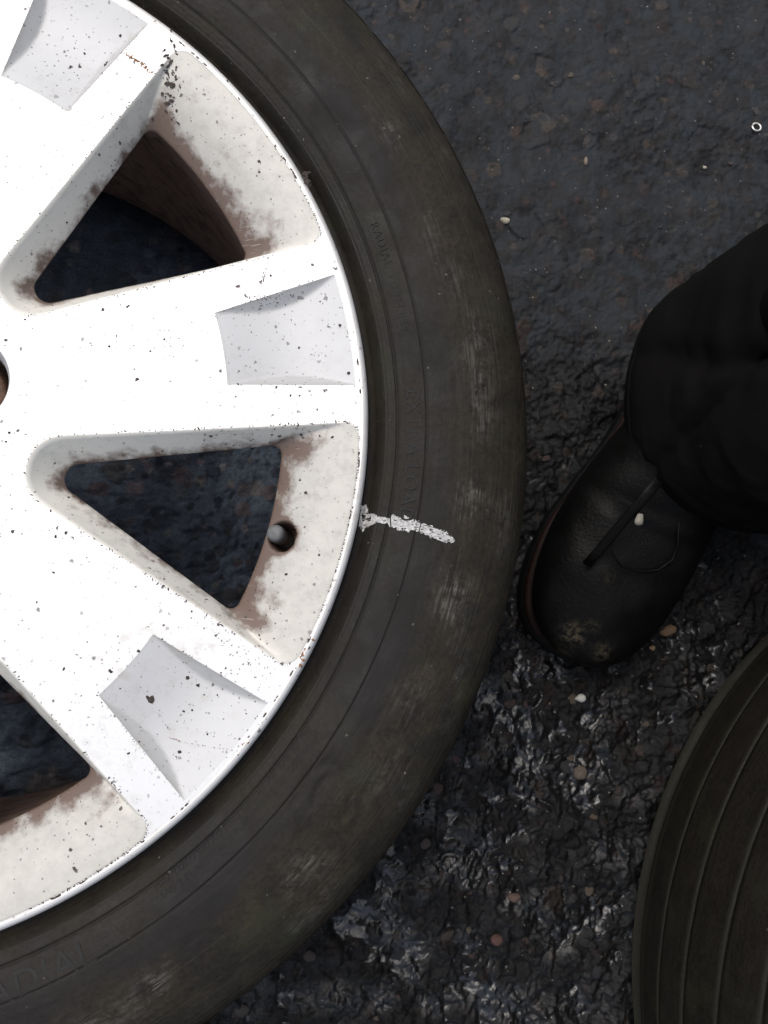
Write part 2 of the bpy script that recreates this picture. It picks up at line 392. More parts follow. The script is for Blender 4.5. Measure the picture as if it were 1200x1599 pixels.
# window outline in sector frame, symmetric about t = 0, starting on the axis at the tip, going to +t side
def half_outline(tip, sides, corner_r, outer_r, tip_r, n=160):
    (r0, t0), (r1, t1) = sides
    k = (t1 - t0) / (r1 - r0)
    line = lambda r: t0 + k * (r - r0)
    # outer corner = meeting of side line and outer arc
    r = .5
    for _ in range(60): r = math.sqrt(max(.01, outer_r ** 2 - line(r) ** 2))
    pc = (r, line(r)); cor_ang = math.atan2(pc[1], pc[0])
    arc = [(outer_r * math.cos(a), outer_r * math.sin(a)) for a in np.linspace(cor_ang * .72, 0, 12)]
    pts = [(tip, line(tip)), pc] + arc
    full = pts + [(p[0], -p[1]) for p in reversed(pts[:-1])]
    N = len(full); rad = [0.0005] * N
    rad[0] = tip_r; rad[N - 1] = tip_r; rad[1] = corner_r; rad[N - 2] = corner_r
    q = round_poly(full, rad, 12)
    return q
def halfsplit(q, n):
    """resample the +t half from tip to outer middle with n points, corner-aware, then mirror"""
    h = [p for p in q if p[1] >= -1e-9 * 1]
    h = [(p[0], max(0., p[1])) for p in h]
    # order along path from tip
    tipi = min(range(len(h)), key=lambda i: h[i][0] + (10 if h[i][1] > .01 else 0))
    h.sort(key=lambda p: 0)  # keep
    P = np.array(h); L = np.r_[0, np.cumsum(np.linalg.norm(np.diff(P, axis=0), axis=1))]
    t = np.linspace(0, L[-1], n); return np.c_[np.interp(t, L, P[:, 0]), np.interp(t, L, P[:, 1])]
NH = 170
def win_ring(tip, sides, corner_r, outer_r, tip_r):
    q = half_outline(tip, sides, corner_r, outer_r, tip_r)
    # q starts around (tip,0): take points while t>=0
    h = []
    for p in q[:len(q) // 2 + 7]:
        if p[1] >= 0: h.append((p[0], p[1]))
    # make sure it starts on the axis at the tip and ends on the axis at outer_r
    h = [(tip, 0.)] + [p for p in h if not (p[1] < 1e-6)] + [(outer_r, 0.)]
    P = np.array(h)
    # split at the outer corner so corresponding corners stay matched between rings
    ci = int(np.argmax(P[:, 1])); seg = lambda A, n: (lambda L: np.c_[np.interp(np.linspace(0, L[-1], n), L, A[:, 0]), np.interp(np.linspace(0, L[-1], n), L, A[:, 1])])(np.r_[0, np.cumsum(np.linalg.norm(np.diff(A, axis=0), axis=1))])
    a = seg(P[:ci + 1], 110); b = seg(P[ci:], 61)[1:]
    H_ = np.vstack([a, b])                       # tip axis -> outer axis, 170 points
    return np.vstack([H_, (H_[1:-1] * [1, -1])[::-1]])
TOP = win_ring(.368, ((.418, .068), (.923, .2395)), .030, .9825, .075)
HOLE = win_ring(.423, ((.44, .028), (.79, .166)), .018, .831, .030)
NR = len(TOP)
HD = .064
def pocket_rings(valve=False):
    rings = []; grime_shade = []; stain = []
    prof = [(0, 0), (.006, -.0008), (.016, -.003), (.030, -.007), (.045, -.0125)]           # rounded shoulder: fraction inwards, depth
    steps = [0, .004, .010, .020, .034, .05] + list(np.linspace(.075, 1, 34))
    cen = (TOP + HOLE) / 2
    side = np.clip((TOP[:, 0] - .90) / .06, 0, 1)                                            # 1 on the outer slope
    outw = side * side * (3 - 2 * side)
    for f in steps:
        p = TOP * (1 - f) + HOLE * f
        # spoke walls fall steeply after the rounded edge, the outer slope falls gently then turns down
        dz_side = HD * (.11 * (f / .17) ** 1.7 if f < .17 else .11 + .89 * ((f - .17) / .83) ** .92)
        dz_out = HD * (.30 * f + .70 * f ** 2.6)
        z = -(dz_side * (1 - outw) + dz_out * outw)
        rings.append(np.c_[p, z]); 
        lin = np.full(NR, .0)
        if f in (0, .004): lin += .30
        lin += np.clip(1 - abs(f - .006) / .02, 0, 1) * .25
        grime_shade.append(np.clip(lin + .06 + .66 * outw + .12 * f, 0, 1))  # outer slope: some real grime, plus tone painted in to balance its light
        stain.append(np.clip(.04 + .30 * outw * np.clip((f - .70) / .22, 0, 1) + .46 * np.clip((f - .35) / .65, 0, 1) + (.10 * (1 - outw)) * f, 0, 1))
    # below the window edge: turn under
    last = rings[-1]
    for dn, dr in ((-.003, .001), (-.010, .018), (-.022, .045), (-.035, .062)):
        c = np.array([.66, 0.]); v = last[:, :2] - c; L = np.linalg.norm(v, axis=1)[:, None]
        p = last[:, :2] + v / L * (dr * (1 - .9 * np.clip(outw * 3, 0, 1)))[:, None]; rings.append(np.c_[p, np.full(NR, -HD + dn)]); grime_shade.append(np.full(NR, .6)); stain.append(np.full(NR, 1.))
    R_ = np.array(rings)
    st = np.array(stain); gr = np.array(grime_shade)
    # dust lodged in the two outer corners
    for sg in (1, -1):
        d = np.hypot((R_[..., 0] - .86) * .8, R_[..., 1] - sg * .185); st += .34 * np.exp(-(d / .045) ** 2) * (np.arange(len(st)) > 6)[:, None]
    d = np.hypot(R_[..., 0] - .42, R_[..., 1]); st += .18 * np.exp(-(d / .05) ** 2) * (np.arange(len(st)) > 12)[:, None]
    if valve:
        vr, vt = .863, .006
        d = np.hypot((R_[..., 0] - vr) / .027, (R_[..., 1] - vt) / .031)
        k = np.clip((1.0 - d) / .16, 0, 1); k = k * k * (3 - 2 * k)
        k *= (np.arange(len(R_)) < len(R_) - 4)[:, None]
        R_[..., 2] -= k * .085; R_[..., 0] += k * .016
        st += .5 * np.exp(-(np.maximum(0, d - .9) / .35) ** 2); st += k
    return R_, gr, np.clip(st, 0, 1)
def loft_world(R_, ang):
    c, s = math.cos(-ang), math.sin(-ang); r, t, z = R_[..., 0], R_[..., 1], R_[..., 2]
    return np.stack([S * (c * r + s * t), S * (s * r - c * t), ZR + S * z], -1).reshape(-1, 3)
for k in range(7):
    ang = PH + P7 * k + P7 / 2
    R_, gr, st = pocket_rings(valve=(k == 0))
    if k == 1: st = np.clip(st - .04, 0, 1)
    me = mesh_np('window_wall', loft_world(R_, ang), grid_faces(len(R_), NR, True)[:, ::-1], dict(grime_shade=gr.ravel(), stain=st.ravel()))
    link('window_wall', me, MAT['pocket'], wheel)

# spoke faces (flat polygon with the recess opening), each with its sunken panel
def fill(loops, z=0.):
    """loops of (x,y) -> triangles"""
    vs = [[Vector((p[0], p[1], 0)) for p in lp] for lp in loops]
    tri = tessellate_polygon(vs); flat = [p for lp in vs for p in lp]
    return flat, tri
RI_, TI_, RO_, TO_ = .7232, .0731, .9691, .1146
NU, NV = 36, 40
def recess_edge(n=24):
    """opening outline: -t side out, outer arc, +t side in, inner edge"""
    a = []
    for u in np.linspace(0, 1, n): a.append((RI_ + (RO_ - RI_) * u - .012 * 0, -(TI_ + (TO_ - TI_) * u)))
    for v in np.linspace(-1, 1, 16)[1:-1]: a.append((RO_ + .0065 * (1 - v * v), TO_ * v))
    for u in np.linspace(1, 0, n): a.append((RI_ + (RO_ - RI_) * u, TI_ + (TO_ - TI_) * u))
    for v in np.linspace(1, -1, 12)[1:-1]: a.append((RI_ + .004 * (1 - v * v), TI_ * v))
    return a
LIPR = .9845; HUBR = .352
def to_xy(p, ang):
    q = pol(p[0], p[1], 0, ang); return (q[0], q[1])
spokes = []
hw = TOP[:NH]                                     # tip axis -> outer axis on +t side
for k in range(7):
    ang = PH + P7 * k
    lp = []
    # left window (centred at ang - P/2): its +t half borders this spoke ; walk tip -> outer
    for p in hw: lp.append(to_xy(p, ang - P7 / 2))
    # lip arc
    for a in np.linspace(-P7 / 2, P7 / 2, 40)[0:]: lp.append((S * LIPR * math.cos(-(ang + a)), S * LIPR * math.sin(-(ang + a))))
    # right window (centred ang + P/2): its -t half, walk outer -> tip
    for p in hw[::-1]: lp.append(to_xy((p[0], -p[1]), ang + P7 / 2))
    for a in np.linspace(P7 / 2, -P7 / 2, 24): lp.append((S * HUBR * math.cos(-(ang + a)), S * HUBR * math.sin(-(ang + a))))
    hole = [to_xy(p, ang) for p in recess_edge()]
    # drop near-duplicates
    def dd(L):
        o = []
        for p in L:
            if not o or math.hypot(p[0] - o[-1][0], p[1] - o[-1][1]) > 1e-5: o.append(p)
        if math.hypot(o[0][0] - o[-1][0], o[0][1] - o[-1][1]) < 1e-5: o.pop()
        return o
    lp, hole = dd(lp), dd(hole)
    fl, tri = fill([lp, hole])
    me = mesh_np('spoke', [(p.x, p.y, ZR) for p in fl], tri)
    bm = bmesh.new(); bm.from_mesh(me); bmesh.ops.recalc_face_normals(bm, faces=bm.faces)
    for f in bm.faces:
        if f.normal.z < 0: f.normal_flip()
    bm.to_mesh(me); bm.free()
    sp = link('spoke', me, MAT['face'], wheel, smooth=False); spokes.append(sp)
    # sunken panel: u from inner to outer edge, v across
    U, Vv = np.meshgrid(np.linspace(0, 1, NU), np.r_[-1, -.995, np.linspace(-.97, -.62, 9), np.linspace(-.55, .55, 18), np.linspace(.62, .97, 9), .995, 1], indexing='ij')
    T_ = TI_ + (TO_ - TI_) * U; Rr = RI_ + (RO_ - RI_) * U + (.0065 * U + .004 * (1 - U)) * (1 - Vv * Vv)
    sh = np.sin(PI * np.clip(U, 0, 1) ** 1.1)
    depth = .021 * sh
    wallw = .024 * sh + 1e-4                                     # width of the sloping side
    dist = (1 - np.abs(Vv)) * T_                                 # distance from the side edge
    q = np.clip(dist / wallw, 0, 1); q = np.where(q < 1, q, 1); q2 = q * .88 + .12 * q * q * (3 - 2 * q)
    Z = -depth * q2
    edge = np.exp(-(dist / .006) ** 2) + np.exp(-((q - 1) / .2) ** 2) * .35 * (q > .5) * (sh > .3) * (dist < wallw * 1.3)
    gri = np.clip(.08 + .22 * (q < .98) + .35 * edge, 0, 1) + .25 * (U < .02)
    W = loft_world(np.stack([Rr, Vv * T_, Z], -1), ang)
    me = mesh_np('recess_panel', W, grid_faces(NU, U.shape[1])[:, ::-1], dict(grime_shade=np.clip(gri, 0, 1).ravel(), stain=np.zeros(gri.size)))
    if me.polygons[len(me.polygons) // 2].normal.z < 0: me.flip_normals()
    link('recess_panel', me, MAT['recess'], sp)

def lathe(name, prof, n, mat, parent, attrs=None, center=(0, 0), rscale=S, z0=ZR, wob=0.):
    pr = np.array(prof, float); th = np.linspace(0, 2 * PI, n, endpoint=False)
    R = pr[:, 0][:, None] * rscale + np.zeros(n); Z = z0 + pr[:, 1][:, None] * rscale + np.zeros(n)
    Vw = np.stack([center[0] + R * np.cos(th), center[1] + R * np.sin(th), Z], -1).reshape(-1, 3)
    arc = np.r_[0, np.cumsum(np.hypot(*np.diff(pr, axis=0).T))] * rscale
    a = dict(pol=np.stack([np.tile(np.abs(th - PI), (len(pr), 1)) * rscale * 1.2, np.tile(arc[:, None], (1, n)), np.zeros((len(pr), n))], -1).reshape(-1, 3))
    for k_, v_ in (attrs or {}).items():
        a[k_] = (np.asarray(v_)[:, None] + np.zeros(n)).ravel() if np.ndim(v_) == 1 else np.asarray(v_).ravel()
    me = mesh_np(name, Vw, grid_faces(len(pr), n, True), a)
    return link(name, me, mat, parent)
# lip of the rim
lp = [(.9845, 0), (.987, .0010), (.9895, .0009), (.993, -.0006), (.9962, -.0040), (.9987, -.0090), (1.000, -.015), (1.0002, -.022), (.998, -.034), (.990, -.05), (.975, -.065)]
tl_ = np.linspace(0, 2 * PI, 360, endpoint=False); gl_ = np.clip(.7 * fbm(tl_, tl_ * 0, .35, 610, 4, .7) + .05, 0, .6)
lathe('rim_lip', lp, 360, MAT['lip'], wheel, dict(grime_shade=np.clip(gl_[None, :] * np.linspace(.3, 1.2, 11)[:, None] + np.array([.55, .15, .05, .05, .1, .25, .4, .55, .8, 1, 1])[:, None], 0, 1), stain=np.array([.12, 0, 0, .02, .05, .15, .22, .25, .3, .5, .5])[:, None] + .8 * np.clip(gl_ - .15, 0, 1)[None, :] * np.linspace(0, 1, 11)[:, None]))
# barrel going down to the asphalt, open at the bottom
bp = [(.834, -.076), (.838, -.098), (.842, -.12), (.852, -.2), (.862, -.35), (.868, -.55), (.872, -.70), (.880, -.78), (.905, -.84), (.935, -.87), (.945, -.89), (.965, -.9), (.97, -.89), (.95, -.86), (.90, -.75), (.88, -.2), (.9, -.1), (.96, -.08)]
lathe('rim_barrel', bp, 240, MAT['barrel'], wheel, dict(grime_shade=np.zeros(len(bp)), stain=[.42] * len(bp)))
# hub with five bolt holes and centre cap
hubz = 0.
outer = [(S * HUBR * math.cos(-a), S * HUBR * math.sin(-a)) for a in [PH + P7 * k + b for k in range(7) for b in np.linspace(-P7 / 2, P7 / 2, 24)[:-1]]]
holes = []; HR = .088
hc = [(S * .238 * math.cos(-(PH - .075 + 2 * PI * k / 5)), S * .238 * math.sin(-(PH - .075 + 2 * PI * k / 5))) for k in range(5)]
for cx, cy in hc: holes.append([(cx + S * HR * math.cos(a), cy + S * HR * math.sin(a)) for a in np.linspace(0, 2 * PI, 48, endpoint=False)])
cc = [(S * .115 * math.cos(a), S * .115 * math.sin(a)) for a in np.linspace(0, 2 * PI, 64, endpoint=False)]
fl, tri = fill([outer] + holes + [cc])
me = mesh_np('hub', [(p.x, p.y, ZR) for p in fl], tri)
bm = bmesh.new(); bm.from_mesh(me)
bmesh.ops.recalc_face_normals(bm, faces=bm.faces)
for f in bm.faces:
    if f.normal.z < 0: f.normal_flip()
bm.to_mesh(me); bm.free()
hub = link('hub', me, MAT['face'], wheel, smooth=False)
for cx, cy in hc:
    o = lathe('bolt_hole', [(HR, 0), (HR * .985, -.002), (HR * .93, -.012), (HR * .86, -.03), (HR * .82, -.05), (HR * .80, -.16), (HR * .4, -.17), (.001, -.17)], 64, MAT['recess'], hub,
              dict(grime_shade=[.3, .2, .2, .3, .7, 1, 1, 1], stain=[.1, 0, 0, .1, .8, 1, 1, 1]), center=(cx, cy))
    b = lathe('bolt', [(.055, -.17), (.055, -.10), (.052, -.095), (.045, -.092), (.001, -.09)], 6, MAT['nut'], hub, center=(cx, cy)); 
lathe('centre_cap', [(.115, 0), (.113, .002), (.108, .003), (.1, .001), (.098, -.004), (.06, -.002), (.001, 0)], 72, MAT['lip'], hub, dict(grime_shade=[.6, .3, .1, .3, .7, .1, .1], stain=np.zeros(7)))

# valve in the window slope
va = PH + P7 / 2
vs = empty('tmp'); bpy.data.objects.remove(vs)
def tube_mesh(name, pts, rad, n=20, cap=True):
    pts = [Vector(p) for p in pts]; V = []; F = []
    t0 = (pts[1] - pts[0]).normalized(); up = Vector((0, 0, 1)) if abs(t0.z) < .9 else Vector((1, 0, 0))
    for i, p in enumerate(pts):
        t = (pts[min(i + 1, len(pts) - 1)] - pts[max(i - 1, 0)]).normalized(); a = t.cross(up).normalized(); b = a.cross(t).normalized()
        r = rad[i] if hasattr(rad, '__len__') else rad
        ra, rb = (r if hasattr(r, '__len__') else (r, r))
        for k in range(n):
            q = 2 * PI * k / n; V.append(p + a * (ra * math.cos(q)) + b * (rb * math.sin(q)))
    for i in range(len(pts) - 1):
        for k in range(n): F.append((i * n + k, i * n + (k + 1) % n, (i + 1) * n + (k + 1) % n, (i + 1) * n + k))
    me = bpy.data.meshes.new(name)
    if cap:
        F.append(tuple(range(n))[::-1]); F.append(tuple((len(pts) - 1) * n + k for k in range(n)))
    me.from_pydata([tuple(v) for v in V], [], F); me.update()
    return me
vb = Vector(pol(.872, .006, -.15, va)); vt_ = Vector(pol(.846, .002, -.045, va)); vd = (vt_ - vb)
stem = link('valve_stem', tube_mesh('valve_stem', [vb, vb + vd * .3, vb + vd * .5, vb + vd * .62], [.0058, .0052, .0042, .0038]), MAT['valve_rubber'], wheel)
link('valve_cap', tube_mesh('valve_cap', [vb + vd * .60, vb + vd * .62, vb + vd * .9, vb + vd * .97, vb + vd], [.0036, .0044, .0043, .0039, .0026]), MAT['valve'], stem)

# tyre profile in rim radii, relative to the rim face
TP = [(.960, -.09), (.985, -.055), (1.000, -.040), (1.008, -.040), (1.016, -.036), (1.023, -.026), (1.030, -.016), (1.0345, -.0115), (1.037, -.0120), (1.0395, -.0100),
      (1.046, -.0080), (1.054, -.0045), (1.0560, -.0062), (1.058, -.0060), (1.060, -.0028), (1.075, .0030), (1.095, .0085), (1.110, .0118), (1.112, .0096), (1.1145, .0098), (1.1165, .0126), (1.135, .0150), (1.160, .0165), (1.185, .0160), (1.2, .0145),
      (1.2025, .0133), (1.205, .0135), (1.225, .0095), (1.245, .0035), (1.262, -.004), (1.264, -.0062), (1.267, -.0068), (1.285, -.0170), (1.300, -.0280), (1.312, -.0390), (1.3145, -.0430), (1.318, -.0460), (1.328, -.0600), (1.336, -.0750),
      (1.343, -.095), (1.349, -.120), (1.353, -.150), (1.356, -.20), (1.346, -.203), (1.346, -.232), (1.357, -.235)]
TPf = np.array(TP)
def densify(P, m):
    P = np.asarray(P, float); L = np.r_[0, np.cumsum(np.hypot(*np.diff(P, axis=0).T))]
    t = np.unique(np.r_[L, np.linspace(0, L[-1], m)]); return np.c_[np.interp(t, L, P[:, 0]), np.interp(t, L, P[:, 1])]
TD = densify(TP, 110)
# rest of the carcass (out of sight): tread with grooves, lower sidewall, bead
low = [(1.359, -.34), (1.349, -.343), (1.349, -.37), (1.36, -.373), (1.36, -.55), (1.35, -.553), (1.35, -.58), (1.359, -.583), (1.357, -.69), (1.347, -.693), (1.347, -.72), (1.356, -.723), (1.35, -.80), (1.335, -.86), (1.30, -.905), (1.24, -.932), (1.15, -.937), (1.06, -.915), (1.0, -.89), (.96, -.87)]
TA = np.vstack([TD, low])
nth = 900; th = np.linspace(0, 2 * PI, nth, endpoint=False)
rr = TA[:, 0]
zone_r = np.interp(rr, [1.0, 1.04, 1.06, 1.11, 1.13, 1.155, 1.17, 1.2], [.3, .35, .5, .75, .9, .8, .35, .0])
TH, RR = np.meshgrid(th, rr); XX, YY = RR * np.cos(TH) * S, RR * np.sin(TH) * S
zone = np.clip(zone_r[:, None] + .35 * fbm(XX, YY, .05, 80, 3) * (zone_r[:, None] > .02), 0, 1)
zone *= (np.arange(len(rr)) < len(TD))[:, None]
scuff = np.clip(np.exp(-((RR - 1.215) / .035) ** 2) * np.clip(.15 + 1.2 * vn(XX, YY, .022, 90), 0, 1) + np.exp(-((RR - 1.29) / .02) ** 2) * np.clip(-.1 + vn(XX, YY, .02, 91), 0, 1) * .7, 0, 1)
Zt = np.interp(np.arange(len(TA)), np.arange(len(TA)), TA[:, 1])[:, None] * S + ZR + 0 * TH
bulge = np.clip((RR - 1.05) / .08, 0, 1) * np.clip((1.33 - RR) / .05, 0, 1) * (np.arange(len(rr)) < len(TD))[:, None]
Zt = Zt + bulge * (.0006 * fbm(XX, YY, .07, 92, 2) + .00025 * fbm(XX, YY, .012, 93, 3))
# crescent creases and scalloped marks in the lower shoulder
for (cx, cy, rad, wd, dp) in [(*at(520, 1250, ZR), .0135, .0022, .0009), (*at(523, 1245, ZR), .0075, .0016, .0008), (*at(330, 1498, ZR), .011, .0018, .0004), (*at(610, 1160, ZR), .012, .002, .0004), (*at(500, 1110, ZR), .010, .0016, .0004)]:
    d = np.hypot((XX - cx) * .95, (YY - cy) * .8) * (1 + .25 * vn(XX, YY, .008, 95)); Zt = Zt - bulge * dp * np.exp(-((d - rad) / wd) ** 2)
arc = np.r_[0, np.cumsum(np.hypot(*np.diff(TA, axis=0).T))] * S
polv = np.stack([np.abs(TH - PI) * RR * S, arc[:, None] + 0 * TH, 0 * TH], -1).reshape(-1, 3)
me = mesh_np('tyre', np.stack([XX, YY, Zt], -1).reshape(-1, 3), grid_faces(len(TA), nth, True), dict(pol=polv, zone=zone.ravel(), scuff=scuff.ravel()))
tyre = link('tyre', me, MAT['rubber'], wheel)
def tz(r):     # height of the tyre surface at radius r (metres)
    return ZR + S * float(np.interp(r / S, TD[:, 0], TD[:, 1]))

# worn shoulder blocks of the tread, seen edge on
def block_mesh(L, r0, r1):
    V = []; F = []; n = 8
    for i in range(n):
        a = (i / (n - 1) - .5) * L
        for r_, up in ((r0, -.002), (r0 + .0006, .0007), (r1 - .0006, .0007), (r1, -.002)):
            V.append((r_ * math.cos(a), r_ * math.sin(a), tz(r_) + up))
    for i in range(n - 1):
        for j in range(3): F.append((i * 4 + j, i * 4 + 4 + j, i * 4 + 5 + j, i * 4 + 1 + j))
    F += [(0, 1, 2, 3), tuple(reversed([(n - 1) * 4 + j for j in range(4)]))]
    me = bpy.data.meshes.new('tread_block'); me.from_pydata(V, [], F); bm = bmesh.new(); bm.from_mesh(me); bmesh.ops.recalc_face_normals(bm, faces=bm.faces); bm.to_mesh(me); bm.free(); me.materials.append(MAT['block']); return me
bmA, bmB = block_mesh(.066, 1.336 * S, 1.346 * S), block_mesh(.058, 1.325 * S, 1.3315 * S)
for k in range(86):
    for mm, off in ((bmA, 0.), (bmB, .031)):
        o = bpy.data.objects.new('tread_block', mm); COL.objects.link(o); o.parent = tyre; o.rotation_euler = (0, 0, 2 * PI * k / 86 + off + random.uniform(-.002, .002))
# moulded lettering, mapped onto the sidewall
def lettering(txt, r, ang_px, size, parent, mat, flip=False, spacing=1.0, rise=.00042, name='moulded_letter'):
    cu = bpy.data.curves.new('t', 'FONT'); cu.body = txt; cu.size = size; cu.space_character = spacing; cu.extrude = 0; cu.align_x = 'CENTER'; cu.resolution_u = 3
    to = bpy.data.objects.new('t', cu); COL.objects.link(to)
    dg = bpy.context.evaluated_depsgraph_get(); m0 = bpy.data.meshes.new_from_object(to.evaluated_get(dg)); bpy.data.objects.remove(to)
    bm = bmesh.new(); bm.from_mesh(m0); bmesh.ops.subdivide_edges(bm, edges=[e for e in bm.edges if e.calc_length() > size * .3], cuts=2)
    ext = bmesh.ops.extrude_face_region(bm, geom=bm.faces[:]); top = {v for v in ext['geom'] if isinstance(v, bmesh.types.BMVert)}
    for v in bm.verts:
        x, y = v.co.x, v.co.y; 
        if flip: rad = r + y; a = ang_px - x / r       # read from outside
        else: rad = r - y; a = ang_px + x / r          # feet outwards
        v.co = Vector((rad * math.cos(a), rad * math.sin(a), tz(rad) + (rise if v in top else -.001)))
    bmesh.ops.recalc_face_normals(bm, faces=bm.faces)
    m1 = bpy.data.meshes.new(name); bm.to_mesh(m1); bm.free()
    return link(name, m1, mat, parent, smooth=False)
def A(px, py):
    x, y = at(px, py, ZR); return math.atan2(y, x), math.hypot(x, y)
a_, r_ = A(608, 725); lettering('EXTRA LOAD', 1.075 * S, a_ + .02, .0095, tyre, MAT['letter'], flip=True, spacing=1.15)
a_, r_ = A(578, 440); lettering('RADIAL TUBELESS', 1.078 * S, a_, .0058, tyre, MAT['letter'], flip=True, spacing=1.25)
a_, r_ = A(360, 1255); lettering('MAX LOAD 690 KG (1521 LBS) AT 340 KPA (50 PSI)', 1.068 * S, a_, .0040, tyre, MAT['letter'], flip=False, spacing=1.1, rise=.0005)
a_, r_ = A(362, 1272); lettering('TREAD 2 PLIES STEEL  2 PLIES POLYESTER  SIDEWALL', 1.087 * S, a_, .0040, tyre, MAT['letter'], flip=False, spacing=1.1, rise=.0005)
a_, r_ = A(40, 1500); lettering('RADIAL', 1.115 * S, a_, .016, tyre, MAT['letter'], flip=False, spacing=1.1)

# white marker stroke over the sidewall
def mark():
    cl = [(565, 803, 18), (572, 805, 18), (580, 807, 12), (586, 808, 8), (594, 809, 9), (602, 811, 10), (609, 812, 4), (612, 811, 16), (622, 814, 17), (636, 818, 16), (648, 821, 16), (656, 823, 9), (660, 825, 12), (676, 832, 13), (690, 836, 15), (698, 840, 14), (704, 843, 10), (709, 846, 3)]
    L = np.array(cl, float); n = 330; t = np.linspace(0, len(L) - 1, n); P = np.c_[[np.interp(t, np.arange(len(L)), L[:, k]) for k in range(3)]].T
    m = 76; V = []; keep = np.ones((n - 1, m - 1), bool)
    G = np.zeros((n, m, 2))
    for i in range(n):
        for j in range(m):
            f = (j / (m - 1) - .5) * 2; px = P[i, 0] - f * 2.5; py = P[i, 1] + f * P[i, 2] * (1.25 if P[i, 0] < 590 else .78)
            x, y = at(px, py, ZR + .003); G[i, j] = (px, py); V.append((x, y, tz(math.hypot(x, y)) + .00035))
    PX, PY = G[:-1, :-1, 0], G[:-1, :-1, 1]; f = np.abs(np.linspace(-1, 1, m)[:-1])[None, :] * 1.25
    nz = fbm(PX, PY, 9, 301, 4, .7); fine = fbm(PX * .45 + PY * .1, PY, 2.0, 305, 3, .7); bigf = np.clip((PX - 612) / 95, 0, 1)
    keep = (f + .30 * nz < .90) & (fine > -.95 + .55 * bigf + .5 * np.clip(f - .5, 0, 1))
    keep &= ~((np.abs(PX - 611.2 - .03 * (PY - 810)) < .9) & (PY > 790)); keep &= ~(np.abs(PX - 656 + .2 * (PY - 823)) < .8) ; keep &= ~((np.abs(PX - 588.5) < .5) & (fine < .3))
    keep &= ~((np.abs(PX - 575) < 7) & (np.abs(PY - 803) < 7) & (fine < .25))
    F = grid_faces(n, m)[keep.ravel()]
    me = mesh_np('paint_mark', V, F); 
    if me.polygons[0].normal.z < 0: me.flip_normals()
    return link('paint_mark', me, MAT['chalk'], tyre)
mark()

# grit stuck to the wheel: tiny crumbs, uncountable
def crumbs(items, name, mat, parent):
    V = []; F = []
    r = random.Random(5)
    for (x, y, z, s, el, a) in items:
        n = 7; b = len(V); V.append((x, y, z + s * .35 + .0001))
        for k in range(n):
            q = 2 * PI * k / n; rr_ = s * r.uniform(.55, 1.2); dx, dy = rr_ * el * math.cos(q), rr_ * math.sin(q)
            V.append((x + dx * math.cos(a) - dy * math.sin(a), y + dx * math.sin(a) + dy * math.cos(a), z + .00003))
        for k in range(n): F.append((b, b + 1 + k, b + 1 + (k + 1) % n))
    me = mesh_np(name, V, np.array(F)); o = link(name, me, mat, parent, smooth=False); tag(o, kind='stuff'); return o
def recz(x, y):
    """height on the wheel face: the sunken panels dip below it"""
    r = math.hypot(x, y) / S; a = -math.atan2(y, x)
    k = round((a - PH) / P7); d = a - PH - k * P7; rr_, tt = r * math.cos(d), r * math.sin(d)
    u = (rr_ - RI_) / (RO_ - RI_)
    if 0 < u < 1:
        T1 = TI_ + (TO_ - TI_) * u
        if abs(tt) < T1:
            sh = math.sin(PI * u ** 1.1); q = min(1, (T1 - abs(tt)) / (.024 * sh + 1e-4)); return ZR - S * .021 * sh * q
    # windows
    k = round((a - PH - P7 / 2) / P7); d = a - PH - P7 / 2 - k * P7; rr_, tt = r * math.cos(d), abs(r * math.sin(d))
    if rr_ > .37 and r < .986 and tt < .068 + (rr_ - .418) * .34: return None
    return ZR
D = []; Dr = []
spots = [(232, 1092, 6), (228, 1089, 4), (290, 1060, 4.2), (307, 1072, 3.6), (285, 1113, 2.2), (298, 1111, 1.8), (338, 1087, 1.8), (317, 1087, 1.3), (323, 1148, 1.6), (278, 1177, 3.4), (217, 1017, 3), (173, 1048, 3),
         (187, 1075, 2), (215, 1078, 1.6), (380, 1037, 1.6), (337, 993, 1.8), (353, 1043, 1.6), (217, 1159, 1.8), (200, 1177, 1.6), (372, 1178, 2), (247, 1118, 1.3), (163, 95, 3), (165, 90, 2.5), (128, 73, 2), (186, 49, 2.5), (120, 115, 1.5), (104, 120, 1.5),
         (545, 582, 3), (467, 538, 2), (425, 543, 1.6), (514, 508, 1.6), (402, 535, 1.3), (531, 507, 3), (372, 600, 2), (371, 581, 1.3), (87, 838, 3), (103, 832, 3), (84, 894, 2), (10, 690, 2), (15, 676, 2.5), (78, 684, 2), (235, 548, 2), (171, 541, 2.4), (257, 530, 2.5), (406, 440, 2), (423, 430, 2.2), (454, 618, 2.2), (468, 618, 1.8), (496, 640, 2),
         (256, 976, 2), (300, 955, 1.5), (254, 998, 1.6), (100, 1045, 2.6), (58, 940, 1.8), (202, 1176, 1.6)]
for px, py, s in spots:
    x, y = at(px, py, ZR); z = recz(x, y)
    if z is not None: D.append((x, y, z, s * .00029, random.uniform(1, 1.5), random.uniform(0, 3)))
for _ in range(2200):
    r = S * math.sqrt(random.uniform(.12, .97)); a = random.uniform(-1.6, 1.6); x, y = r * math.cos(a), r * math.sin(a); z = recz(x, y)
    if z is None or fbm(x, y, .05, 77, 3) < random.uniform(-.35, .9): continue
    D.append((x, y, z, .00010 + .00030 * random.random() ** 5, random.uniform(1, 2), random.uniform(0, 3)))
